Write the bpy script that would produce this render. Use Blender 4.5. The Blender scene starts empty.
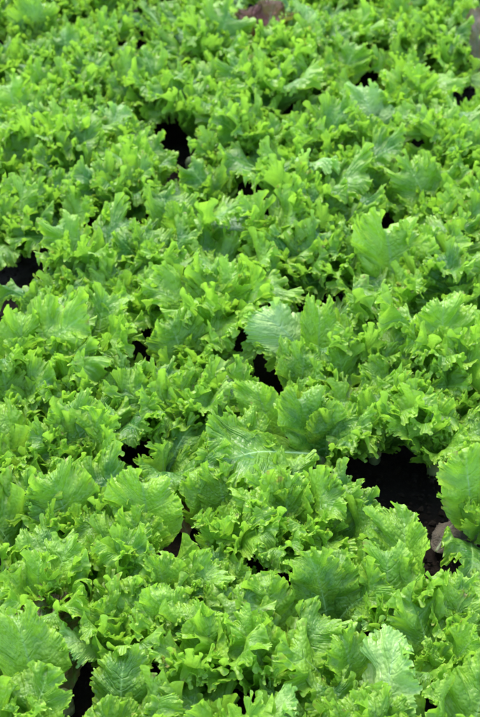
import bpy, math, random
import numpy as np
from mathutils import Vector, Matrix, Euler

scene = bpy.context.scene
COL = scene.collection
PI = math.pi
R = math.radians

# ------------------------------------------------------------------ camera
W, H = 480.0, 717.0
CAM = Vector((0.0, 0.0, 1.92))
PITCH = R(36.0)            # below the horizon
VFOV = R(30.0)
cam_d = bpy.data.cameras.new("camera")
cam = bpy.data.objects.new("camera", cam_d)
COL.objects.link(cam)
cam.location = CAM
cam.rotation_euler = (PI / 2 - PITCH, 0, 0)
cam_d.sensor_fit = 'VERTICAL'
cam_d.sensor_height = 22.3
cam_d.lens = 11.15 / math.tan(VFOV / 2)
cam_d.clip_end = 300
cam_d.dof.use_dof = True
cam_d.dof.focus_distance = 2.55
cam_d.dof.aperture_fstop = 3.9
scene.camera = cam


def ground_at(px, py, z=0.12):
    """where the sight line of a photo pixel meets the height z"""
    k = math.tan(VFOV / 2) / (H / 2)
    x = (px - W / 2) * k
    y = -(py - H / 2) * k
    f = Vector((0, math.cos(PITCH), -math.sin(PITCH)))
    u = Vector((0, math.sin(PITCH), math.cos(PITCH)))
    d = f + u * y + Vector((1, 0, 0)) * x
    t = (z - CAM.z) / d.z
    return CAM + d * t


# ------------------------------------------------------------------ materials
def new_mat(name):
    m = bpy.data.materials.new(name)
    m.use_nodes = True
    nt = m.node_tree
    nt.nodes.clear()
    out = nt.nodes.new('ShaderNodeOutputMaterial')
    return m, nt, out


def N(nt, kind, **kw):
    n = nt.nodes.new(kind)
    for k, v in kw.items():
        if k.startswith('i_'):
            n.inputs[k[2:].replace('_', ' ')].default_value = v
        else:
            setattr(n, k, v)
    return n


def math_node(nt, op, a, b=None, c=None, clamp=False):
    n = nt.nodes.new('ShaderNodeMath')
    n.operation = op
    n.use_clamp = clamp
    for i, v in enumerate((a, b, c)):
        if v is None:
            continue
        if isinstance(v, (int, float)):
            n.inputs[i].default_value = v
        else:
            nt.links.new(v, n.inputs[i])
    return n.outputs[0]


def mix_rgb(nt, fac, a, b, mode='MIX'):
    n = nt.nodes.new('ShaderNodeMix')
    n.data_type = 'RGBA'
    n.blend_type = mode
    n.clamp_factor = True
    if isinstance(fac, (int, float)):
        n.inputs[0].default_value = fac
    else:
        nt.links.new(fac, n.inputs[0])
    for i, v in ((6, a), (7, b)):
        if isinstance(v, tuple):
            n.inputs[i].default_value = v if len(v) == 4 else (*v, 1)
        else:
            nt.links.new(v, n.inputs[i])
    return n.outputs[2]


def leaf_material(name, deep, light, edge, rib, rough=0.38, blotch=None, blotch_amt=0.0, transl=0.42):
    """sheet of a leaf: UV.x = across (0.5 at the midrib), UV.y = along; attribute rim 0..1"""
    m, nt, out = new_mat(name)
    L = nt.links
    uv = N(nt, 'ShaderNodeUVMap')
    sep = N(nt, 'ShaderNodeSeparateXYZ')
    L.new(uv.outputs[0], sep.inputs[0])
    rim = N(nt, 'ShaderNodeAttribute', attribute_name='rim')
    vq = N(nt, 'ShaderNodeAttribute', attribute_name='vein')
    oi = N(nt, 'ShaderNodeObjectInfo')
    tc = N(nt, 'ShaderNodeTexCoord')
    osep = N(nt, 'ShaderNodeSeparateColor')
    L.new(oi.outputs['Color'], osep.inputs[0])
    tint = osep.outputs[0]
    # large patches of lighter and deeper green
    n1 = N(nt, 'ShaderNodeTexNoise', i_Scale=6.0, i_Detail=2.0)
    L.new(tc.outputs['Object'], n1.inputs['Vector'])
    n2 = N(nt, 'ShaderNodeTexNoise', i_Scale=30.0, i_Detail=2.0)
    L.new(tc.outputs['Object'], n2.inputs['Vector'])
    a = math_node(nt, 'MULTIPLY_ADD', n1.outputs[0], 1.3, -0.65)
    b = math_node(nt, 'MULTIPLY_ADD', n2.outputs[0], 0.7, -0.35)
    f = math_node(nt, 'ADD', a, b)
    f = math_node(nt, 'ADD', f, tint)
    rnd = math_node(nt, 'MULTIPLY_ADD', oi.outputs['Random'], 0.30, -0.15)
    f = math_node(nt, 'ADD', f, rnd, clamp=True)
    colr = mix_rgb(nt, f, deep, light)
    # yellower margin
    e = math_node(nt, 'POWER', rim.outputs['Fac'], 3.0)
    e = math_node(nt, 'MULTIPLY', e, 0.75, clamp=True)
    colr = mix_rgb(nt, e, colr, edge)
    # side veins (fan out from the midrib) and midrib
    wob = math_node(nt, 'MULTIPLY_ADD', n1.outputs[0], 0.16, 0.0)
    vv = math_node(nt, 'ADD', vq.outputs['Fac'], wob)
    s = math_node(nt, 'MULTIPLY', vv, 2 * PI * 7)
    s = math_node(nt, 'COSINE', s)
    s = math_node(nt, 'MULTIPLY_ADD', s, 0.5, 0.5)
    s = math_node(nt, 'POWER', s, 22.0)
    fade = math_node(nt, 'SUBTRACT', 1.0, rim.outputs['Fac'], clamp=True)
    sv = math_node(nt, 'MULTIPLY', s, fade)
    svc = math_node(nt, 'MULTIPLY', sv, 0.35, clamp=True)
    colr = mix_rgb(nt, svc, colr, rib)
    ax = math_node(nt, 'SUBTRACT', sep.outputs[0], 0.5)
    ax = math_node(nt, 'ABSOLUTE', ax)
    wid = math_node(nt, 'MULTIPLY_ADD', sep.outputs[1], -0.034, 0.040)
    mr = math_node(nt, 'DIVIDE', ax, wid)
    mr = math_node(nt, 'SUBTRACT', 1.35, mr, clamp=True)
    mr = math_node(nt, 'MULTIPLY', mr, 0.55, clamp=True)
    colr = mix_rgb(nt, mr, colr, rib)
    # here and there a margin has scorched or been nibbled brown
    if name == 'lettuce leaf':
        n5 = N(nt, 'ShaderNodeTexNoise', i_Scale=9.0, i_Detail=3.0)
        L.new(tc.outputs['Object'], n5.inputs['Vector'])
        k5 = math_node(nt, 'ADD', n5.outputs[0], math_node(nt, 'MULTIPLY', oi.outputs['Random'], 0.12))
        k5 = math_node(nt, 'SUBTRACT', k5, 0.71)
        k5 = math_node(nt, 'MULTIPLY', k5, 14.0, clamp=True)
        k5 = math_node(nt, 'MULTIPLY', k5, math_node(nt, 'POWER', rim.outputs['Fac'], 7.0), clamp=True)
        colr = mix_rgb(nt, k5, colr, (0.34, 0.24, 0.07, 1))
    if blotch is not None:
        n3 = N(nt, 'ShaderNodeTexNoise', i_Scale=6.0, i_Detail=5.0, i_Roughness=0.65)
        L.new(tc.outputs['Object'], n3.inputs['Vector'])
        q = math_node(nt, 'ADD', n3.outputs[0], math_node(nt, 'MULTIPLY', rim.outputs['Fac'], 0.12))
        q = math_node(nt, 'SUBTRACT', q, 0.62 - blotch_amt * 0.2)
        q = math_node(nt, 'MULTIPLY', q, 9.0, clamp=True)
        colr = mix_rgb(nt, q, colr, blotch)
    # back of the leaf is paler and duller
    geo = N(nt, 'ShaderNodeNewGeometry')
    back = math_node(nt, 'MULTIPLY', geo.outputs['Backfacing'], 0.28)
    colr2 = mix_rgb(nt, back, colr, tuple(min(1, 0.5 * x + 0.5 * y + 0.03) for x, y in zip(light, rib)))
    # puckered surface between the veins
    vor = N(nt, 'ShaderNodeTexVoronoi', feature='F1', i_Scale=24.0)
    L.new(tc.outputs['Object'], vor.inputs['Vector'])
    b1 = math_node(nt, 'MULTIPLY', vor.outputs['Distance'], -0.9)
    b2 = math_node(nt, 'MULTIPLY', sv, -0.8)
    b3 = math_node(nt, 'MULTIPLY', n2.outputs[0], 0.8)
    n4 = N(nt, 'ShaderNodeTexNoise', i_Scale=170.0, i_Detail=0.0)
    L.new(tc.outputs['Object'], n4.inputs['Vector'])
    b4 = math_node(nt, 'MULTIPLY', n4.outputs[0], 0.15)
    hh = math_node(nt, 'ADD', math_node(nt, 'ADD', b1, b2), math_node(nt, 'ADD', b3, b4))
    bump = N(nt, 'ShaderNodeBump', i_Strength=0.6, i_Distance=0.004)
    L.new(hh, bump.inputs['Height'])
    p = N(nt, 'ShaderNodeBsdfPrincipled')
    L.new(colr2, p.inputs['Base Color'])
    rr = math_node(nt, 'MULTIPLY_ADD', n2.outputs[0], 0.25, rough - 0.12)
    L.new(rr, p.inputs['Roughness'])
    p.inputs['Specular IOR Level'].default_value = 0.6
    L.new(bump.outputs[0], p.inputs['Normal'])
    t = N(nt, 'ShaderNodeBsdfTranslucent')
    tcol = mix_rgb(nt, 1.0, colr, (1.0, 1.0, 0.6, 1), 'MULTIPLY')
    tcol = mix_rgb(nt, 0.30, tcol, (0.36, 0.72, 0.07, 1))
    L.new(tcol, t.inputs['Color'])
    mx = N(nt, 'ShaderNodeMixShader')
    mx.inputs[0].default_value = transl
    L.new(p.outputs[0], mx.inputs[1])
    L.new(t.outputs[0], mx.inputs[2])
    L.new(mx.outputs[0], out.inputs[0])
    return m


DEEP = (0.050, 0.195, 0.024)
LIGHT = (0.30, 0.55, 0.038)
EDGE = (0.44, 0.66, 0.06)
RIB = (0.33, 0.56, 0.13)
M_LEAF = leaf_material('lettuce leaf', DEEP, LIGHT, EDGE, RIB)
M_GLOSS = leaf_material('glossy lettuce leaf', DEEP, LIGHT, EDGE, RIB, rough=0.29)
M_PALE = leaf_material('pale blistered leaf', (0.24, 0.45, 0.08), (0.52, 0.72, 0.22), (0.42, 0.66, 0.14), (0.48, 0.68, 0.28), rough=0.3)
M_BROWN = leaf_material('browning leaf', (0.13, 0.25, 0.05), (0.30, 0.40, 0.12), (0.30, 0.27, 0.12), (0.42, 0.45, 0.22),
                        rough=0.5, blotch=(0.24, 0.15, 0.07, 1), blotch_amt=1.0)
M_RED = leaf_material('red lettuce leaf', (0.12, 0.03, 0.02), (0.27, 0.07, 0.04), (0.13, 0.035, 0.035), (0.16, 0.13, 0.06), rough=0.35)
M_DEAD = leaf_material('dead leaf', (0.03, 0.022, 0.013), (0.085, 0.064, 0.04), (0.05, 0.036, 0.02), (0.15, 0.13, 0.09), rough=0.95, transl=0.08)
M_PINK = leaf_material('pinkish withered leaf', (0.16, 0.09, 0.06), (0.30, 0.20, 0.14), (0.22, 0.12, 0.08), (0.32, 0.25, 0.17), rough=0.6, transl=0.15)
M_DRY = leaf_material('dry brown leaf', (0.09, 0.035, 0.018), (0.22, 0.09, 0.04), (0.14, 0.06, 0.03), (0.26, 0.15, 0.08), rough=0.6, transl=0.1)


def rib_material(name, c1, c2):
    m, nt, out = new_mat(name)
    L = nt.links
    tc = N(nt, 'ShaderNodeTexCoord')
    mp = N(nt, 'ShaderNodeMapping')
    mp.inputs['Scale'].default_value = (160, 18, 160)
    L.new(tc.outputs['Object'], mp.inputs['Vector'])
    n1 = N(nt, 'ShaderNodeTexNoise', i_Scale=1.0, i_Detail=4.0)
    L.new(mp.outputs[0], n1.inputs['Vector'])
    c = mix_rgb(nt, n1.outputs[0], c1, c2)
    bump = N(nt, 'ShaderNodeBump', i_Strength=0.4, i_Distance=0.002)
    L.new(n1.outputs[0], bump.inputs['Height'])
    p = N(nt, 'ShaderNodeBsdfPrincipled')
    L.new(c, p.inputs['Base Color'])
    p.inputs['Roughness'].default_value = 0.33
    L.new(bump.outputs[0], p.inputs['Normal'])
    L.new(p.outputs[0], out.inputs[0])
    return m


M_RIB = rib_material('midrib', (0.22, 0.42, 0.08), (0.40, 0.58, 0.20))
M_RIBPALE = rib_material('pale midrib', (0.26, 0.45, 0.15), (0.40, 0.57, 0.26))
M_STALK = rib_material('stalk', (0.13, 0.19, 0.06), (0.24, 0.24, 0.11))


def soil_material():
    m, nt, out = new_mat('dark soil')
    L = nt.links
    tc = N(nt, 'ShaderNodeTexCoord')
    n1 = N(nt, 'ShaderNodeTexNoise', i_Scale=9.0, i_Detail=9.0, i_Roughness=0.7)
    n2 = N(nt, 'ShaderNodeTexNoise', i_Scale=90.0, i_Detail=6.0, i_Roughness=0.75)
    for n in (n1, n2):
        L.new(tc.outputs['Object'], n.inputs['Vector'])
    c = mix_rgb(nt, n1.outputs[0], (0.006, 0.0040, 0.0024), (0.018, 0.0115, 0.007))
    k = math_node(nt, 'MULTIPLY_ADD', n2.outputs[0], 4.0, -2.1, clamp=True)
    c = mix_rgb(nt, k, c, (0.040, 0.026, 0.016))
    b = math_node(nt, 'ADD', n1.outputs[0], math_node(nt, 'MULTIPLY', n2.outputs[0], 0.5))
    bump = N(nt, 'ShaderNodeBump', i_Strength=1.0, i_Distance=0.02)
    L.new(b, bump.inputs['Height'])
    p = N(nt, 'ShaderNodeBsdfPrincipled')
    L.new(c, p.inputs['Base Color'])
    p.inputs['Roughness'].default_value = 0.95
    p.inputs['Specular IOR Level'].default_value = 0.12
    L.new(bump.outputs[0], p.inputs['Normal'])
    L.new(p.outputs[0], out.inputs[0])
    return m


M_SOIL = soil_material()


# ------------------------------------------------------------------ leaf meshes
def wave(rng, freqs, amps):
    ph = rng.uniform(0, 2 * PI, len(freqs))
    return lambda q: sum(a * np.sin(2 * PI * f * q + p) for f, a, p in zip(freqs, amps, ph))


def make_leaf(name, seed, W_=0.36, a0=75, a1=30, kexp=1.4, ruff=1.0, cup=0.5, fold=0.0, twist=0.0,
              taper=2.3, mat=None, ribmat=None, nq=270, nr=16, lean=0.0, tipcurl=0.0, rib_r=0.019, lobes=1.0, teeth=1.0,
              centre=0.60, pleat=0.58):
    """leaf of unit length; base at the origin, grows outwards along +Y; returns (blade mesh, midrib mesh)"""
    rng = np.random.default_rng(seed)
    q = np.linspace(0, 1, nq)
    qq = q ** 0.85
    phi = PI * qq
    rho = np.linspace(0, 1, nr) ** 0.72
    sides = []
    pet = 0.035
    # midline: slight sideways sweep
    sweep = rng.uniform(-0.10, 0.10) + lean
    # bend of the midrib
    ys = np.linspace(0, 1.25, 160)
    ang = np.radians(a0 + (a1 - a0) * np.clip(ys, 0, 1.2) ** kexp)
    ang = ang - np.radians(tipcurl) * np.clip((ys - 0.72) / 0.28, 0, 1.3) ** 1.5
    ang = ang + np.radians(5) * np.sin(ys * 9 + rng.uniform(0, 6))
    dy = ys[1] - ys[0]
    cy = np.concatenate([[0], np.cumsum(np.cos(ang[:-1]) * dy)])
    cz = np.concatenate([[0], np.cumsum(np.sin(ang[:-1]) * dy)])
    blister = [(rng.uniform(-1, 1, 2) * 26, rng.uniform(0, 6)) for _ in range(5)]
    # everything along the margin is a function of u: 0 at the base, 1 at the tip, 2 at the base again
    lob = wave(rng, [1.3, 2.1, 3.4, 5.3], [0.04, 0.04, 0.035, 0.018])
    ph1 = wave(rng, [0.9, 1.9, 3.7], [0.05, 0.03, 0.015])
    tooth_mod = wave(rng, [1.7, 4.3], [0.35, 0.3])
    k1, k2, k3 = rng.uniform(2.4, 3.8), rng.uniform(6.5, 9.0), rng.uniform(23, 30)
    p1, p2, p3 = [wave(rng, [0.6, 1.3, 2.3], [0.10, 0.06, 0.03]) for _ in range(3)]
    o1, o2, o3 = rng.uniform(0, 6, 3)
    am = wave(rng, [0.9, 1.7, 3.1], [0.3, 0.25, 0.2])
    am3 = wave(rng, [2.1, 3.9], [0.3, 0.3])
    roll_f = wave(rng, [1.0, 1.7], [0.5, 0.5])
    wside = rng.uniform(0.92, 1.08, 2)
    for sd in (-1, 1):
        u = q if sd < 0 else 2 - q
        low = phi < PI / 2
        s = np.clip(np.sin(phi), 0, 1)
        wx = np.where(low, s ** taper, s ** 0.72) * W_ * wside[0 if sd < 0 else 1]
        xb = wx + pet * np.clip(1 - qq * 1.3, 0, 1)
        yb = np.where(low, centre - np.cos(phi) * centre, centre - np.cos(phi) * (1 - centre))
        act = np.clip((q - 0.12) / 0.3, 0, 1)
        g = 1 + lobes * lob(u) * act
        t1 = 41 * (u + ph1(u) * 0.4)
        sc = 1 - np.abs(np.sin(PI * t1)) ** 0.75
        g = g + teeth * act * 0.064 * (sc - 0.4) * np.clip(1 + tooth_mod(u), 0.3, 1.7)
        xb2 = xb * g
        yb2 = centre + (yb - centre) * g
        ya = np.clip(0.82 * yb ** 1.15 - 0.10 * s, 0, 0.82)
        P = np.zeros((nq, nr, 2))
        r = rho[None, :]
        curve = r ** 1.15
        P[:, :, 0] = sd * xb2[:, None] * r
        P[:, :, 1] = ya[:, None] + (yb2 - ya)[:, None] * curve
        tq = np.stack([np.gradient(sd * xb), np.gradient(yb)], 1) * (-sd)
        tq /= np.linalg.norm(tq, axis=1)[:, None] + 1e-9
        A = np.clip(1 + am(u), 0.35, 1.7) * act
        e1 = A * 0.095 * ruff
        e2 = A * 0.046 * ruff
        e3 = A * 0.027 * np.clip(ruff, 0.8, 2) * np.clip(1 + am3(u), 0.3, 1.6)
        f1 = np.clip((r - 0.15) / 0.85, 0, 1) ** 1.5
        f2 = np.clip((r - pleat) / (1 - pleat), 0, 1) ** 1.5
        f3 = np.clip((r - 0.78) / 0.22, 0, 1) ** 1.2
        s1 = 2 * PI * (k1 * (u + p1(u) * 0.4)) + o1
        s2 = 2 * PI * (k2 * (u + p2(u) * 0.25)) + o2
        s3 = 2 * PI * (k3 * (u + p3(u) * 0.12)) + o3
        Z = e1[:, None] * np.sin(s1)[:, None] * f1 + e2[:, None] * np.sin(s2[:, None] + 0.7 * (1 - r) * np.sin(1.0 * s1)[:, None]) * f2 + e3[:, None] * np.sin(s3)[:, None] * f3
        tang = -(e1 * 0.20 * np.sin(2 * s1))[:, None] * f1 - (e2 * 0.40 * np.sin(2 * s2))[:, None] * f2 \
            - (e3 * 0.45 * np.sin(2 * s3))[:, None] * f3
        roll_ = roll_f(u) * act
        Z = Z - 0.035 * ruff * (roll_[:, None] + 0.3) * np.clip((r - 0.6) / 0.4, 0, 1) ** 2
        P[:, :, 0] += tang * tq[:, 0:1]
        P[:, :, 1] += tang * tq[:, 1:2]
        # blistering, cupping, fold about the midrib
        x, y = P[:, :, 0], P[:, :, 1]
        bl = sum(np.sin(x * v[0] + y * v[1] + w) for v, w in blister)
        bl2 = np.sin(x * 61 + 3 * np.sin(y * 23)) * np.sin(y * 54 + 2 * np.sin(x * 31))
        Z += (0.008 * bl + 0.0012 * bl2) * np.clip(r * 3, 0, 1) * np.clip(q * 3, 0, 1)[:, None]
        Z += cup * x ** 2 + fold * np.abs(x)
        # raised panels between side veins
        Z += 0.008 * np.abs(np.sin(PI * 7 * (q + 0.03 * np.sin(q * 21))))[:, None] * np.sin(PI * np.clip(r, 0, 1)) * act[:, None]
        # trough of the petiole
        sides.append((x.copy(), y.copy(), Z))
    # assemble grid: left outer..centre..right outer
    xl, yl, zl = sides[0]
    xr, yr, zr = sides[1]
    # midrib line is common; tip row of both sides is common
    zr[:, 0] = zl[:, 0] = 0
    yr[:, 0] = yl[:, 0]
    tip = ((xl[-1] + xr[-1]) / 2, (yl[-1] + yr[-1]) / 2, (zl[-1] + zr[-1]) / 2)
    for a_ in (xl, xr):
        a_[-1] = tip[0]
    for a_ in (yl, yr):
        a_[-1] = tip[1]
    for a_ in (zl, zr):
        a_[-1] = tip[2]
    X = np.concatenate([xl[:, :0:-1], xr], 1)
    Y = np.concatenate([yl[:, :0:-1], yr], 1)
    Z = np.concatenate([zl[:, :0:-1], zr], 1)
    RR = np.concatenate([rho[:0:-1], rho])
    nc = 2 * nr - 1

    def bendmap(X, Y, Z):
        Xs = X + sweep * np.clip(Y, 0, 2) ** 2
        yc = np.clip(Y, 0, 1.25)
        by = np.interp(yc, ys, cy)
        bz = np.interp(yc, ys, cz)
        an = np.interp(yc, ys, ang)
        tw = twist * yc
        Xn = Xs * np.cos(tw) - Z * np.sin(tw)
        Zn = Xs * np.sin(tw) + Z * np.cos(tw)
        over = Y - yc
        return Xn, by - np.sin(an) * Zn + over * np.cos(an), bz + np.cos(an) * Zn + over * np.sin(an)

    bx, by, bz = bendmap(X, Y, Z)
    co = np.stack([bx, by, bz], 2).reshape(-1, 3)
    idx = np.arange(nq * nc).reshape(nq, nc)
    # stitch the tip: right half of the last row reuses the left half
    mid = nr - 1
    idx[-1, mid + 1:] = idx[-1, mid - 1::-1][:nr - 1]
    quads = np.stack([idx[:-1, :-1], idx[:-1, 1:], idx[1:, 1:], idx[1:, :-1]], 2).reshape(-1, 4)
    used = np.unique(quads)
    remap = -np.ones(nq * nc, int)
    remap[used] = np.arange(len(used))
    faces = remap[quads]
    co = co[used]
    me = bpy.data.meshes.new(name)
    me.from_pydata(co.tolist(), [], faces.tolist())
    me.polygons.foreach_set('use_smooth', [True] * len(me.polygons))
    rim = np.broadcast_to(RR[None, :], (nq, nc)).reshape(-1)[used]
    vein = np.broadcast_to(q[:, None], (nq, nc)).reshape(-1)[used]
    a = me.attributes.new('rim', 'FLOAT', 'POINT')
    a.data.foreach_set('value', rim.astype(np.float32))
    a = me.attributes.new('vein', 'FLOAT', 'POINT')
    a.data.foreach_set('value', vein.astype(np.float32))
    uvx = (X.reshape(-1)[used] + 0.5)
    uvy = Y.reshape(-1)[used]
    li = np.zeros(len(me.loops), np.int32)
    me.loops.foreach_get('vertex_index', li)
    uvl = me.uv_layers.new(name='UVMap')
    uvl.data.foreach_set('uv', np.stack([uvx[li], uvy[li]], 1).reshape(-1).astype(np.float32))
    me.materials.append(mat or M_LEAF)
    me.update()
    # midrib: flattened tube that tapers out at about 4/5 of the length
    rb = bpy.data.meshes.new(name + ' midrib')
    n_s, n_t = 8, 22
    v, f = [], []
    for i in range(n_t):
        t = i / (n_t - 1)
        y = 0.80 * t
        rw = (1 - t) ** 1.1 * rib_r + 0.0012
        rz = rw * 0.62
        for j in range(n_s):
            th = 2 * PI * j / n_s
            xx = math.cos(th) * rw * (1.6 if t < 0.1 else 1.25)
            zz = math.sin(th) * rz - rz * 0.8
            px_, py_, pz_ = bendmap(np.array([xx]), np.array([y]), np.array([zz]))
            v.append((float(px_[0]), float(py_[0]), float(pz_[0])))
    for i in range(n_t - 1):
        for j in range(n_s):
            k = (j + 1) % n_s
            f.append((i * n_s + j, i * n_s + k, (i + 1) * n_s + k, (i + 1) * n_s + j))
    f.append(tuple(range(n_s))[::-1])
    f.append(tuple(range((n_t - 1) * n_s, n_t * n_s)))
    rb.from_pydata(v, [], f)
    rb.polygons.foreach_set('use_smooth', [True] * len(rb.polygons))
    rb.materials.append(ribmat or M_RIB)
    return me, rb


rnd = random.Random(11)
LIB = {}


def lib(key, n, **kw):
    LIB[key] = []
    for i in range(n):
        d = dict(kw)
        for k, v in kw.items():
            if isinstance(v, tuple) and len(v) == 2 and isinstance(v[0], (int, float)):
                d[k] = rnd.uniform(*v)
        LIB[key].append(make_leaf(key + ' leaf', hash_seed(key, i), **d))


def hash_seed(key, i):
    return sum(ord(c) * (j + 3) for j, c in enumerate(key)) * 31 + i * 977


lib('core', 7, W_=(0.30, 0.40), a0=(84, 96), a1=(66, 84), ruff=(1.0, 1.35), cup=(1.0, 2.2), fold=(0.1, 0.3), rib_r=0.02)
lib('inner', 12, W_=(0.28, 0.39), a0=(76, 90), a1=(38, 66), lobes=1.0, ruff=(1.0, 1.35), cup=(0.3, 1.2), twist=(-0.5, 0.5), tipcurl=(0, 30))
lib('middle', 14, W_=(0.28, 0.39), a0=(66, 82), a1=(8, 42), lobes=1.0, ruff=(0.9, 1.3), cup=(-0.1, 0.8), twist=(-0.6, 0.6), tipcurl=(5, 45))
lib('outer', 12, W_=(0.30, 0.40), a0=(48, 66), a1=(-28, 8), ruff=(0.8, 1.2), cup=(-0.4, 0.5), twist=(-0.4, 0.4), tipcurl=(0, 30))
lib('broad', 12, W_=(0.28, 0.40), a0=(70, 84), a1=(35, 60), ruff=(0.8, 1.1), cup=(-0.3, 0.9), mat=M_GLOSS, taper=2.6, lobes=1.3, pleat=0.66, twist=(-0.4, 0.4), lean=(-0.3, 0.3), fold=(-0.2, 0.4), tipcurl=(0, 40), centre=0.66)
lib('droop', 5, W_=(0.32, 0.40), a0=(72, 84), a1=(-50, -25), ruff=(0.7, 0.9), cup=(-0.5, 0.1), mat=M_GLOSS)
lib('pale', 4, W_=(0.27, 0.35), a0=(70, 82), a1=(25, 45), pleat=0.7, lean=(-0.3, 0.3), taper=2.6, ruff=(0.6, 0.85), cup=(-0.6, 0.2), mat=M_PALE, ribmat=M_RIBPALE,
    rib_r=0.03)
lib('brown', 3, W_=(0.36, 0.42), a0=(55, 65), a1=(-40, 0), ruff=(0.7, 1.0), cup=(-0.6, 0.2), mat=M_BROWN)
lib('red', 3, W_=(0.38, 0.46), a0=(60, 80), a1=(25, 50), ruff=(0.2, 0.3), cup=(0.2, 0.8), mat=M_RED)
lib('strap', 4, W_=(0.10, 0.14), a0=(58, 74), a1=(0, 25), ruff=(0.3, 0.45), cup=(0.5, 1.5), ribmat=M_RIBPALE, rib_r=0.03, taper=1.1)
lib('stem', 3, W_=(0.34, 0.40), a0=(35, 48), a1=(0, 12), kexp=1.0, ruff=(0.7, 0.9), cup=(0.2, 0.6), ribmat=M_RIBPALE, mat=M_GLOSS,
    rib_r=0.032, taper=3.6, centre=0.74)


def add_obj(name, data, parent=None, loc=(0, 0, 0), rot=(0, 0, 0), scale=(1, 1, 1)):
    o = bpy.data.objects.new(name, data)
    COL.objects.link(o)
    o.parent = parent
    o.location = loc
    o.rotation_euler = rot
    o.scale = scale
    return o


def crown_mesh():
    """short stalk at the heart of a plant, ringed by leaf scars"""
    me = bpy.data.meshes.new('stalk')
    prof = [(0.013, -0.02), (0.014, 0.0), (0.0135, 0.012), (0.015, 0.016), (0.013, 0.022), (0.0145, 0.027), (0.012, 0.034),
            (0.008, 0.042), (0.002, 0.046)]
    v, f = [], []
    n = 12
    for i, (r, z) in enumerate(prof):
        for j in range(n):
            a = 2 * PI * j / n
            rr = r * (1 + 0.08 * math.sin(3 * a + i))
            v.append((rr * math.cos(a), rr * math.sin(a), z))
    for i in range(len(prof) - 1):
        for j in range(n):
            k = (j + 1) % n
            f.append((i * n + j, i * n + k, (i + 1) * n + k, (i + 1) * n + j))
    f.append(tuple(range((len(prof) - 1) * n, len(prof) * n)))
    me.from_pydata(v, [], f)
    me.polygons.foreach_set('use_smooth', [True] * len(me.polygons))
    me.materials.append(M_STALK)
    return me


CROWN = crown_mesh()


# bare hollows of the bed (photo pixel, half width, half height): no leaf is left hanging over them
HOLLOWS = [(396, 484, 19, 21), (380, 474, 8, 14), (450, 527, 19, 11), (200, 542, 7, 14), (186, 520, 7, 12), (184, 157, 9, 5), (474, 46, 6, 17), (262, 14, 16, 11), (300, 452, 26, 7), (222, 249, 13, 4),
           (268, 210, 8, 8), (30, 272, 8, 13), (108, 238, 9, 4), (450, 98, 10, 6), (130, 362, 11, 4), (280, 382, 7, 5),
           (135, 442, 4, 7), (405, 655, 8, 10), (288, 628, 9, 8), (76, 702, 8, 9), (440, 602, 7, 13), (238, 187, 5, 6),
           (345, 386, 7, 9), (22, 532, 7, 8), (300, 706, 7, 7), (200, 20, 4, 4),
           (370, 262, 4, 6), (270, 165, 5, 4), (60, 215, 5, 7), (345, 610, 6, 8), (95, 600, 6, 6), (225, 690, 6, 7), (420, 640, 6, 8), (310, 500, 5, 6), (330, 300, 6, 5), (90, 160, 6, 4), (320, 130, 6, 4), (410, 190, 6, 4), (130, 100, 5, 4), (230, 80, 5, 4), (340, 60, 5, 4), (60, 60, 5, 4), (355, 210, 4, 5), (145, 470, 5, 5), (40, 640, 5, 5)]
# places where one leaf stands out: the ordinary leaves stay clear of them
SHOWN = [(302, 336, 15, 11), (390, 256, 17, 18), (146, 512, 15, 11), (352, 668, 18, 15), (388, 694, 24, 9), (124, 688, 22, 14),
         (265, 412, 17, 15), (372, 84, 10, 13), (292, 108, 14, 5), (415, 518, 9, 16),
         (215, 500, 16, 18), (30, 655, 14, 18), (324, 586, 14, 18), ]
HOLLOWS += SHOWN
HA = np.array(HOLLOWS, float)
SAMPLES = {}


def seen(o):
    """photo pixels over which a leaf shows"""
    me = o.data
    if me.name not in SAMPLES:
        c = np.zeros(len(me.vertices) * 3, np.float32)
        me.vertices.foreach_get('co', c)
        SAMPLES[me.name] = c.reshape(-1, 3)[::37]
    pr = o.parent
    mw = np.array(Matrix.LocRotScale(pr.location, pr.rotation_euler, pr.scale) @ Matrix.LocRotScale(o.location, o.rotation_euler, o.scale))
    p = SAMPLES[me.name] @ mw[:3, :3].T + mw[:3, 3] - np.array(CAM)
    cp, sp = math.cos(PITCH), math.sin(PITCH)
    dep = p[:, 1] * cp - p[:, 2] * sp
    up = p[:, 1] * sp + p[:, 2] * cp
    k = (H / 2) / math.tan(VFOV / 2)
    X = W / 2 + p[:, 0] / dep * k
    Y = H / 2 - up / dep * k
    return X, Y


def covers_hollow(o):
    """share of the leaf seen over each hollow"""
    X, Y = seen(o)
    d = ((X[:, None] - HA[None, :, 0]) / HA[None, :, 2]) ** 2 + ((Y[:, None] - HA[None, :, 1]) / HA[None, :, 3]) ** 2
    return (d < 1).mean(0).max()


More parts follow.
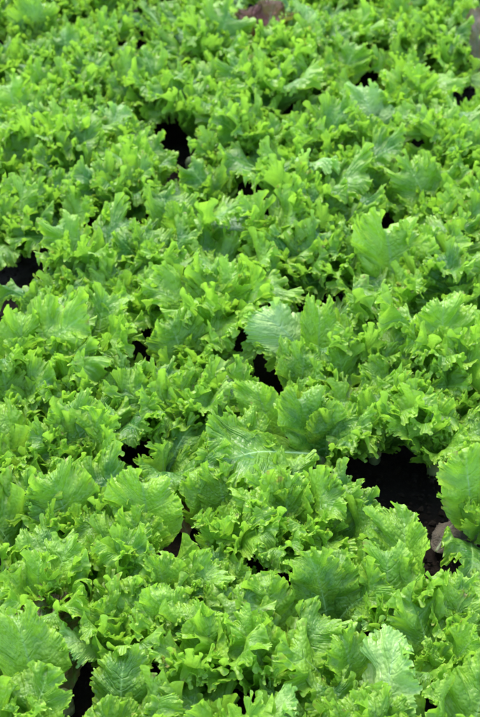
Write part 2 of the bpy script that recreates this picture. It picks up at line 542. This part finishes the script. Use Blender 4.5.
def add_leaf(root, key, az, length, tint, rg, loc=None, tilt=0.0, roll=0.0, variant=None, label=None, wide=1.0, rib=True, thin=False, at=None):
    """az: compass direction the leaf grows towards, 0 = away from the camera, 90 = right"""
    me, rb = LIB[key][rg.randrange(len(LIB[key])) if variant is None else variant % len(LIB[key])]
    a = -R(az)
    if loc is None:
        loc = (0.008 * math.sin(R(az)), 0.008 * math.cos(R(az)), rg.uniform(0.0, 0.02))
    flip = 1 if rg.random() < 0.5 else -1
    o = add_obj('leaf', me, root, loc, (R(tilt), R(roll), a), (length * wide, length, length))
    if at:
        # slide the foot of the leaf a little so that the blade shows where the photograph has it
        bx, by = 0.0, 0.0
        for _ in range(3):
            X, Y = seen(o)
            g0, g1 = ground_at(float(np.median(X)), float(np.median(Y)), 0.10), ground_at(at[0], at[1], 0.10)
            bx += g1.x - g0.x
            by += g1.y - g0.y
            m_ = math.hypot(bx, by)
            if m_ > 0.09:
                bx, by = bx * 0.09 / m_, by * 0.09 / m_
            o.location = (loc[0] + bx, loc[1] + by, loc[2])
    if thin and covers_hollow(o) > 0.035:
        bpy.data.objects.remove(o)
        return None
    o.color = (tint, 0, 0, 1)
    if label:
        o['label'] = label
    if rib:
        m = add_obj('midrib', rb, o)
        m.color = (tint, 0, 0, 1)
    return o


GROUP = 'leafy green lettuces crowding the bed'


def lettuce(px, py, size, tint, label, style='frilly', seed=0, extra=(), zc=0.12, n=None, group=GROUP):
    rg = random.Random(seed * 7919 + 13)
    g = ground_at(px, py, zc * size)
    root = bpy.data.objects.new('lettuce', None)
    COL.objects.link(root)
    root.empty_display_size = 0.05
    root.location = (g.x, g.y, 0.0)
    root.rotation_euler = (rg.uniform(-0.07, 0.07), rg.uniform(-0.07, 0.07), 0)
    root['label'] = label
    root['category'] = 'lettuce'
    if group:
        root['group'] = group
    add_obj('stalk', CROWN, root)
    n = n or {'frilly': 11, 'broad': 9, 'tight': 14, 'sparse': 7, 'strap': 13, 'red': 7}[style]
    a0 = rg.uniform(0, 360)
    for k in range(n):
        f = k / (n - 1)
        az = a0 + k * 137.5 + rg.uniform(-18, 18)
        if style == 'strap':
            key, ln = 'strap', rg.uniform(0.15, 0.20)
        elif style == 'red':
            key, ln = 'red', rg.uniform(0.13, 0.17)
        else:
            if f < 0.26:
                key, ln = 'outer', rg.uniform(0.15, 0.19)
            elif f < 0.62:
                key, ln = 'middle', rg.uniform(0.145, 0.18)
            elif f < 0.86:
                key, ln = 'inner', rg.uniform(0.12, 0.155)
            else:
                key, ln = 'core', rg.uniform(0.085, 0.115)
            if style == 'broad' and key in ('middle', 'inner') and rg.random() < 0.35:
                key = rg.choice(['broad', 'droop'])
            elif style == 'frilly' and key in ('middle', 'outer') and rg.random() < 0.10:
                key = 'droop'
            elif rg.random() < 0.05 and key in ('middle',):
                key = 'pale'
        ln *= size * (1.1 if py > 350 else 1.17)
        add_leaf(root, key, az, ln, max(0, min(1, tint + 0.60 * f + rg.uniform(-0.24, 0.18) - 0.28)), rg,
                 tilt=rg.uniform(-8, 8), roll=rg.uniform(-10, 10), wide=rg.uniform(0.88, 1.15), thin=True)
    for e in extra:
        e = dict(e)
        key = e.pop('key')
        add_leaf(root, key, e.pop('az'), e.pop('len'), e.pop('tint', tint + 0.1), rg, **e)
    return root


# ------------------------------------------------------------------ the plants
# front rows, one entry per plant: px, py, size, tint, style, label, extra leaves
L_ = lambda key, az, ln, **k: dict(key=key, az=az, len=ln, **k)
FRONT = [
    # row at the bottom edge
    (22, 712, 1.0, .62, 'broad', 'bright lettuce with tall upright blades in the bottom left corner',
     [L_('broad', -8, .20, tint=.75, variant=1, at=(30, 655)), L_('inner', 25, .17, tint=.6, variant=3)]),
    (128, 728, 1.0, .50, 'broad', 'lettuce with one big smooth glossy leaf at the bottom edge, left of centre',
     [L_('broad', 10, .17, tint=.50, variant=0, at=(122, 690)), L_('droop', 40, .16, tint=.6, variant=2)]),
    (232, 722, 1.0, .52, 'frilly', 'small frilly lettuce cut off by the bottom edge, left of the long pale ribbed leaf', []),
    (318, 735, .95, .30, 'sparse', 'darker lettuce with flat spreading leaves low at the bottom edge',
     [L_('outer', -35, .17, tint=.25, variant=3), L_('outer', 10, .17, tint=.2, variant=5)]),
    (392, 742, 1.0, .40, 'sparse', 'lettuce with a long pale blistered leaf and a thick white rib at the bottom edge',
     [L_('pale', 60, .20, tint=.5, variant=1, tilt=10, at=(388, 694)), L_('inner', -38, .17, tint=.55, variant=2), L_('middle', 10, .15)]),
    (466, 722, 1.0, .50, 'frilly', 'lettuce of frilly mid green leaves in the bottom right corner', []),
    # second row
    (10, 640, .95, .55, 'frilly', 'frilly light green lettuce on the left edge, left of the browning leaves', []),
    (62, 668, .85, .25, 'sparse', 'dull drooping lettuce with brown edged leaves near the bottom left corner',
     [L_('brown', -50, .15, at=(50, 628), label='browning leaf with a withered brown edge'), L_('brown', -30, .16, label='browning leaf with a withered brown edge'),
      L_('brown', 15, .13, at=(60, 640), label='browning leaf with a withered brown edge')]),
    (118, 632, .92, .55, 'tight', 'tight frilly rosette with a dark heart, just right of the browning leaves', []),
    (205, 650, 1.0, .66, 'broad', 'pale yellow green lettuce with wide soft leaves, above the bottom edge left of centre',
     [L_('broad', -35, .17, tint=.95, variant=4, at=(168, 622)), L_('inner', 5, .16, tint=.8, variant=2)]),
    (278, 655, 1.0, .62, 'frilly', 'bright frilly lettuce with one upright leaf in front of the small bare gap',
     [L_('inner', -8, .16, tint=.9, variant=4, at=(270, 605))]),
    (350, 662, 1.0, .50, 'broad', 'lettuce with a broad shining leaf above the long pale blistered leaf',
     [L_('broad', -35, .16, tint=.6, variant=5, at=(352, 668), wide=1.1)]),
    (440, 650, .95, .55, 'broad', 'lettuce with arching leaves in front of the dark slit near the right edge',
     [L_('middle', -20, .18, tint=.6, variant=1)]),
    # third row
    (38, 585, 1.0, .66, 'frilly', 'light green frilly lettuce near the left edge, behind the browning leaves', []),
    (104, 572, .95, .60, 'frilly', 'curly lettuce between the broad lime leaf and the left edge plants', []),
    (168, 590, .9, .42, 'sparse', 'lettuce with one pinkish brown leaf tip among glossy green leaves, below the lime leaf',
     [L_('brown', 10, .13, tint=.8, label='pinkish brown leaf tip'), L_('droop', 70, .16, tint=.3)]),
    (232, 590, .82, .30, 'sparse', 'low dark glossy lettuce in front of the narrow black gap',
     [L_('droop', 20, .13, tint=.25), L_('outer', -40, .13, tint=.2)]),
    (328, 592, 1.0, .52, 'tight', 'lettuce with tall toothed blades standing right of the low dark plant',
     [L_('broad', -15, .17, tint=.45, variant=6, at=(322, 586)), L_('inner', 20, .16, tint=.5, variant=4)]),
    (392, 600, .9, .50, 'frilly', 'dense frilly lettuce whose one tall blade stands up in front of the big soil gap', [L_('broad', 22, .19, tint=.7, variant=7, at=(415, 522), wide=.8), L_('middle', -25, .16, tint=.6, variant=2)]),
    (464, 620, .95, .70, 'broad', 'yellow green lettuce with arching leaves below the withered grey leaf',
     [L_('middle', -25, .16, tint=.85, variant=6), L_('middle', 10, .16, tint=.8, variant=9)]),
    # fourth row
    (14, 520, 1.0, .58, 'frilly', 'frilly lettuce cut by the left edge, lower than the glossy bluish leaf', []),
    (76, 508, 1.0, .52, 'frilly', 'frilly lettuce with one glossy bluish leaf on its left side',
     [L_('pale', -60, .17, tint=.1, variant=2)]),
    (142, 535, 1.0, .70, 'broad', 'lettuce with a wide lime yellow leaf, left of the narrow black gap',
     [L_('broad', 10, .17, tint=1.0, variant=3, at=(146, 512), wide=1.15), L_('inner', -30, .15, tint=.85)]),
    (222, 520, 1.08, .62, 'tight', 'tall upright lettuce head standing right of the narrow black gap',
     [L_('inner', -35, .15, tint=.8, variant=2, at=(200, 498)), L_('inner', -5, .15, tint=.85, variant=8, at=(225, 492)), L_('core', 150, .13, tint=.9)]),
    (292, 516, 1.05, .60, 'tight', 'light green lettuce head with cupped leaves right of the tall upright head',
     [L_('middle', 15, .17, tint=.8, variant=0, at=(290, 480)), L_('inner', -20, .15, tint=.7)]),
    (335, 522, .95, .22, 'sparse', 'dark green lettuce with a deeply blistered leaf left of the big soil gap',
     [L_('droop', 60, .17, tint=.1, variant=1), L_('middle', 20, .17, tint=.15)]),
    # fifth row
    (22, 448, 1.0, .55, 'frilly', 'mid green curly lettuce at the left edge, behind the glossy bluish leaf', []),
    (88, 445, 1.0, .62, 'frilly', 'tall frilly lettuce left of the leaning green blade, in the fifth row from the front',
     [L_('inner', 15, .18, tint=.75, variant=6)]),
    (160, 452, .98, .45, 'broad', 'lettuce with a leaning green blade left of centre, behind the narrow black gap',
     [L_('middle', 30, .16, tint=.5, variant=2)]),
    (262, 440, 1.0, .62, 'broad', 'lettuce with a bright fan shaped leaf facing forward, left of the thick arching stem',
     [L_('broad', 5, .17, tint=.95, variant=8, at=(265, 412)), L_('middle', -40, .16)]),
    (322, 432, .95, .40, 'sparse', 'lettuce with one thick pale stem arching to the left near the centre',
     [L_('stem', -112, .27, tint=.35, variant=0, loc=(0, 0, .05)), L_('broad', -12, .19, tint=.35, variant=3), L_('broad', 30, .15, tint=.3)]),
    (378, 412, 1.0, .48, 'frilly', 'lettuce with one shining white green leaf behind the big soil gap',
     [L_('broad', 0, .16, tint=.15, variant=11, at=(375, 418))]),
    (438, 424, 1.05, .60, 'broad', 'lettuce with a large leaf showing its pale midrib behind the soil gap',
     [L_('broad', -10, .19, tint=.75, variant=9, at=(425, 420))]),
    (476, 500, 1.0, .50, 'sparse', 'lettuce with a bare stalk at the right edge beside the withered grey leaf',
     [L_('core', 200, .12, tint=.7), L_('core', 120, .12, tint=.6), L_('inner', -30, .19, tint=.6), L_('inner', 20, .19, tint=.6)]),
    # sixth row
    (8, 395, 1.0, .52, 'frilly', 'frilly lettuce cut by the left edge, next to the yellowish curly plant', []),
    (60, 388, 1.0, .72, 'frilly', 'yellowish curly lettuce second from the left, below the shaded hollow', []),
    (118, 398, 1.0, .45, 'frilly', 'lettuce with deep green lower leaves in front of the shaded hollow', []),
    (186, 400, 1.0, .50, 'frilly', 'frilly lettuce just left of the small dark slit near the centre', []),
    (238, 388, 1.0, .60, 'frilly', 'frilly lettuce just behind the bright fan shaped leaf', []),
    (300, 378, 1.0, .50, 'broad', 'lettuce with a crisp blistered leaf right behind the arching stem',
     [L_('broad', 20, .17, tint=.4, variant=4)]),
    (352, 372, 1.0, .50, 'frilly', 'frilly lettuce behind the shining white green leaf', []),
    (412, 375, 1.0, .56, 'frilly', 'curly lettuce behind the large leaf with the pale midrib', []),
    (466, 388, 1.0, .55, 'frilly', 'curly lettuce at the right edge with one leaf showing its midrib', [L_('broad', -8, .18, tint=.65, variant=0)]),
]
for i, (px, py, sz, tint, style, label, extra) in enumerate(FRONT):
    lettuce(px, py, sz, min(.8, tint + .08), label, style, seed=i + 1, extra=extra)

# rows further back: photo height of the row, then the plants from left to right
ORD = ['first', 'second', 'third', 'fourth', 'fifth', 'sixth', 'seventh', 'eighth', 'ninth', 'tenth', 'eleventh', 'twelfth', 'thirteenth']
HERO = {
    (0, 3): ('lettuce with a white green pointed leaf spread open at the centre', 'broad', .45,
             [L_('pale', -40, .21, tint=1.0, variant=0, wide=1.25, at=(290, 338)), L_('broad', 15, .20, tint=.9, variant=1, at=(318, 336), wide=.8)]),
    (1, 4): ('lettuce with a tall fan shaped leaf standing upright right of centre', 'broad', .55,
             [L_('broad', 0, .23, tint=.9, variant=3, at=(390, 256), wide=1.2)]),
    (1, 5): ('dark glossy lettuce at the right edge beside the tall fan shaped leaf', 'broad', .25, [L_('broad', -20, .21, tint=.2, variant=0)]),
    (2, 2): ('lettuce with a thick smooth white green stem lying beside the hollow left of centre', 'broad', .50,
             [L_('stem', -95, .22, tint=.6, variant=1, loc=(0.03, -0.02, .05))]),
    (5, 4): ('lettuce with a pale pointed leaf sticking out sideways in the upper middle', 'broad', .50,
             [L_('pale', 80, .19, tint=1.0, variant=2, at=(292, 108))]),
    (6, 5): ('lettuce with a folded blue green leaf standing up in the upper right', 'broad', .40,
             [L_('pale', 10, .22, tint=.3, variant=1, at=(376, 80)), L_('pale', -60, .19, tint=.3, variant=3, at=(350, 92))]),
    (10, 0): ('lettuce with a large plain leaf in the upper left corner', 'broad', .40,
              [L_('broad', 10, .21, tint=.5, variant=2, wide=1.1)]),
}
ROWS = [
    (346, [20, 92, 190, 318, 372, 446], {}),
    (296, [54, 132, 214, 318, 392, 462], {}),
    (258, [88, 160, 236, 296, 356, 428], {}),
    (222, [12, 70, 180, 268, 330, 396, 466], {}),
    (190, [40, 118, 220, 300, 368, 436], {}),
    (160, [14, 82, 134, 228, 290, 352, 418, 474], {}),
    (132, [48, 108, 190, 254, 318, 376, 458], {}),
    (106, [16, 76, 136, 196, 282, 344, 404, 476], {}),
    (82, [44, 104, 162, 222, 264, 312, 372, 424], {}),
    (60, [14, 70, 126, 232, 290, 340, 394, 452], {}),
    (38, [36, 94, 212, 300, 338, 376, 424, 474], {}),
    (18, [12, 62, 112, 214, 312, 352, 402, 450], {}),
    (2, [36, 88, 204, 330, 380, 428, 474], {}),
    (-14, [10, 60, 110, 154, 236, 290, 352, 402, 450], {}),
]
prg = random.Random(5)
for r, (py, xs, _) in enumerate(ROWS):
    for c, px in enumerate(xs):
        tint = prg.uniform(.22, .74)
        style = prg.choice(['frilly', 'frilly', 'frilly', 'broad', 'tight'])
        extra = []
        if (r, c) in HERO:
            label, style, tint, extra = HERO[(r, c)]
        else:
            look = ('yellowish' if tint > .62 else 'bright green' if tint > .52 else 'mid green' if tint > .42 else 'deep green')
            kind = {'frilly': 'frilly', 'broad': 'broad leaved', 'tight': 'tightly curled'}[style]
            nth = ORD[c] if c <= len(xs) / 2 else None
            side = 'left'
            if nth is None:
                nth, side = ORD[len(xs) - 1 - c], 'right'
            row = ORD[len(ROWS) - 1 - r] if r > 5 else ORD[6 + r]
            pos = ('%s lettuce' % ('leftmost' if side == 'left' else 'rightmost')) if nth == 'first' else '%s lettuce from the %s' % (nth, side)
            where = 'the farthest row' if row == 'first' else ('the %s row from the top edge' if r > 5 else 'the %s row from the front') % row
            label = '%s %s %s in %s' % (look, kind, pos.replace(' lettuce', ' lettuce'), where)
            label = label.replace('lettuce from the', 'lettuce from')
        lettuce(px, py + prg.uniform(-4, 4), prg.uniform(.82, 1.26), tint, label, style, seed=100 + r * 20 + c, extra=extra,
                n=None)

lettuce(168, 26, 1.0, .35, 'plant with narrow strap like leaves fanning out at the top edge', 'strap', seed=777, group=None)
rl = lettuce(264, 24, 1.2, .5, 'purplish brown red leaf lettuce standing at the top edge', 'red', seed=778, group=None,
             extra=[L_('red', -40, .2, variant=0), L_('red', 20, .2, variant=1)])
rl = lettuce(484, 40, 1.0, .5, 'lettuce with a pinkish pale leaf stalk at the upper right edge', 'sparse', seed=779, group=None)

# ------------------------------------------------------------------ loose dead leaves on the soil
rg = random.Random(3)


def loose_leaf(px, py, key_kw, length, label, az, mat, z=0.01, tilt=0, name='dead_leaf'):
    me, rb = make_leaf('dead leaf', 4242 + int(px), mat=mat, ribmat=M_STALK, **key_kw)
    g = ground_at(px, py, z)
    o = add_obj(name, me, None, (g.x, g.y, z), (R(tilt), 0, -R(az)), (length,) * 3)
    o['label'] = label
    o['category'] = 'dead leaf'
    add_obj('midrib', rb, o)
    return o


loose_leaf(436, 552, dict(W_=.32, a0=38, a1=-55, ruff=.7, cup=-1.6, taper=1.3, twist=.5), .13, 'withered grey brown leaf curled over on the soil in the big gap',
           35, M_DEAD)
loose_leaf(188, 536, dict(W_=.30, a0=20, a1=0, ruff=.5, cup=.8), .11, 'dry reddish brown leaf lying in the narrow black gap', -20, M_DRY)
loose_leaf(476, 70, dict(W_=.17, a0=80, a1=60, ruff=.3, cup=-.6), .21, 'pinkish withered leaf standing at the upper right edge', 5,
           M_PINK)

# ------------------------------------------------------------------ the soil
def soil():
    nx, ny = 220, 260
    xs = np.concatenate([np.linspace(-40, -2.2, 12)[:-1], np.linspace(-2.2, 2.2, nx), np.linspace(2.2, 40, 12)[1:]])
    ys = np.concatenate([np.linspace(-6, 0.9, 8)[:-1], np.linspace(0.9, 7.0, ny), np.linspace(7.0, 90, 14)[1:]])
    X, Y = np.meshgrid(xs, ys)
    r = np.random.default_rng(8)
    Z = np.zeros_like(X)
    for s_, a in ((3, .010), (7, .008), (16, .006), (33, .004), (60, .003)):
        for _ in range(4):
            v = r.normal(0, s_, 2)
            Z += a * 0.5 * np.sin(X * v[0] + Y * v[1] + r.uniform(0, 6))
    Z -= 0.012
    co = np.stack([X, Y, Z], 2).reshape(-1, 3)
    idx = np.arange(len(xs) * len(ys)).reshape(len(ys), len(xs))
    f = np.stack([idx[:-1, :-1], idx[:-1, 1:], idx[1:, 1:], idx[1:, :-1]], 2).reshape(-1, 4)
    me = bpy.data.meshes.new('soil')
    me.from_pydata(co.tolist(), [], f.tolist())
    me.polygons.foreach_set('use_smooth', [True] * len(me.polygons))
    me.materials.append(M_SOIL)
    o = add_obj('ground', me)
    o['kind'] = 'structure'
    o['label'] = 'dark moist soil of the vegetable bed'


soil()


def clods():
    r = random.Random(21)
    v, f = [], []
    ico = [(0, 0, 1), (.894, 0, .447), (.276, .851, .447), (-.724, .526, .447), (-.724, -.526, .447), (.276, -.851, .447),
           (.724, .526, -.447), (-.276, .851, -.447), (-.894, 0, -.447), (-.276, -.851, -.447), (.724, -.526, -.447), (0, 0, -1)]
    fc = [(0, 1, 2), (0, 2, 3), (0, 3, 4), (0, 4, 5), (0, 5, 1), (1, 6, 2), (2, 7, 3), (3, 8, 4), (4, 9, 5), (5, 10, 1),
          (2, 6, 7), (3, 7, 8), (4, 8, 9), (5, 9, 10), (1, 10, 6), (11, 7, 6), (11, 8, 7), (11, 9, 8), (11, 10, 9), (11, 6, 10)]
    for _ in range(16000):
        y = r.uniform(1.3, 5.6)
        x = r.uniform(-.25 - y * .2, .25 + y * .2)
        s = r.choice([.002, .003, .003, .004, .005, .006, .008]) * r.uniform(.7, 1.3)
        b = len(v)
        for p in ico:
            k = s * r.uniform(.7, 1.25)
            v.append((x + p[0] * k, y + p[1] * k, -.006 + p[2] * k * .8))
        f += [tuple(b + i for i in t) for t in fc]
    me = bpy.data.meshes.new('clods')
    me.from_pydata(v, [], f)
    me.materials.append(M_SOIL)
    o = add_obj('soil_crumbs', me)
    o['kind'] = 'stuff'
    o['label'] = 'dark crumbs and clods of soil between the lettuces'
    o['category'] = 'soil'


clods()

# ------------------------------------------------------------------ light
world = bpy.data.worlds.new('World')
scene.world = world
world.use_nodes = True
nt = world.node_tree
nt.nodes.clear()
sky = nt.nodes.new('ShaderNodeTexSky')
sky.sky_type = 'NISHITA'
sky.sun_disc = False
SUN_EL, SUN_AZ = 58.0, -25.0     # azimuth from +Y (away from the camera), clockwise
sky.sun_elevation = R(SUN_EL)
sky.sun_rotation = R(SUN_AZ)
sky.air_density = 1.0
sky.dust_density = 1.0
bg = nt.nodes.new('ShaderNodeBackground')
bg.inputs[1].default_value = 0.15
wo = nt.nodes.new('ShaderNodeOutputWorld')
nt.links.new(sky.outputs[0], bg.inputs[0])
nt.links.new(bg.outputs[0], wo.inputs[0])
sd = bpy.data.lights.new('sun', 'SUN')
sd.energy = 1.15
sd.angle = R(30)
sd.color = (1.0, 0.96, 0.88)
so = bpy.data.objects.new('sun', sd)
COL.objects.link(so)
dirv = Vector((math.sin(R(SUN_AZ)) * math.cos(R(SUN_EL)), math.cos(R(SUN_AZ)) * math.cos(R(SUN_EL)), math.sin(R(SUN_EL))))
so.rotation_euler = dirv.to_track_quat('Z', 'Y').to_euler()

scene.view_settings.view_transform = 'Standard'
scene.view_settings.look = 'None'
scene.view_settings.exposure = 1.97
scene.view_settings.gamma = 1.0
scene.view_settings.use_curve_mapping = False
scene.render.engine = 'CYCLES'
scene.cycles.max_bounces = 5
scene.cycles.diffuse_bounces = 4
scene.cycles.glossy_bounces = 2
scene.cycles.transmission_bounces = 4
scene.cycles.caustics_reflective = False
scene.cycles.caustics_refractive = False
scene.cycles.use_adaptive_sampling = True
scene.cycles.adaptive_threshold = 0.03
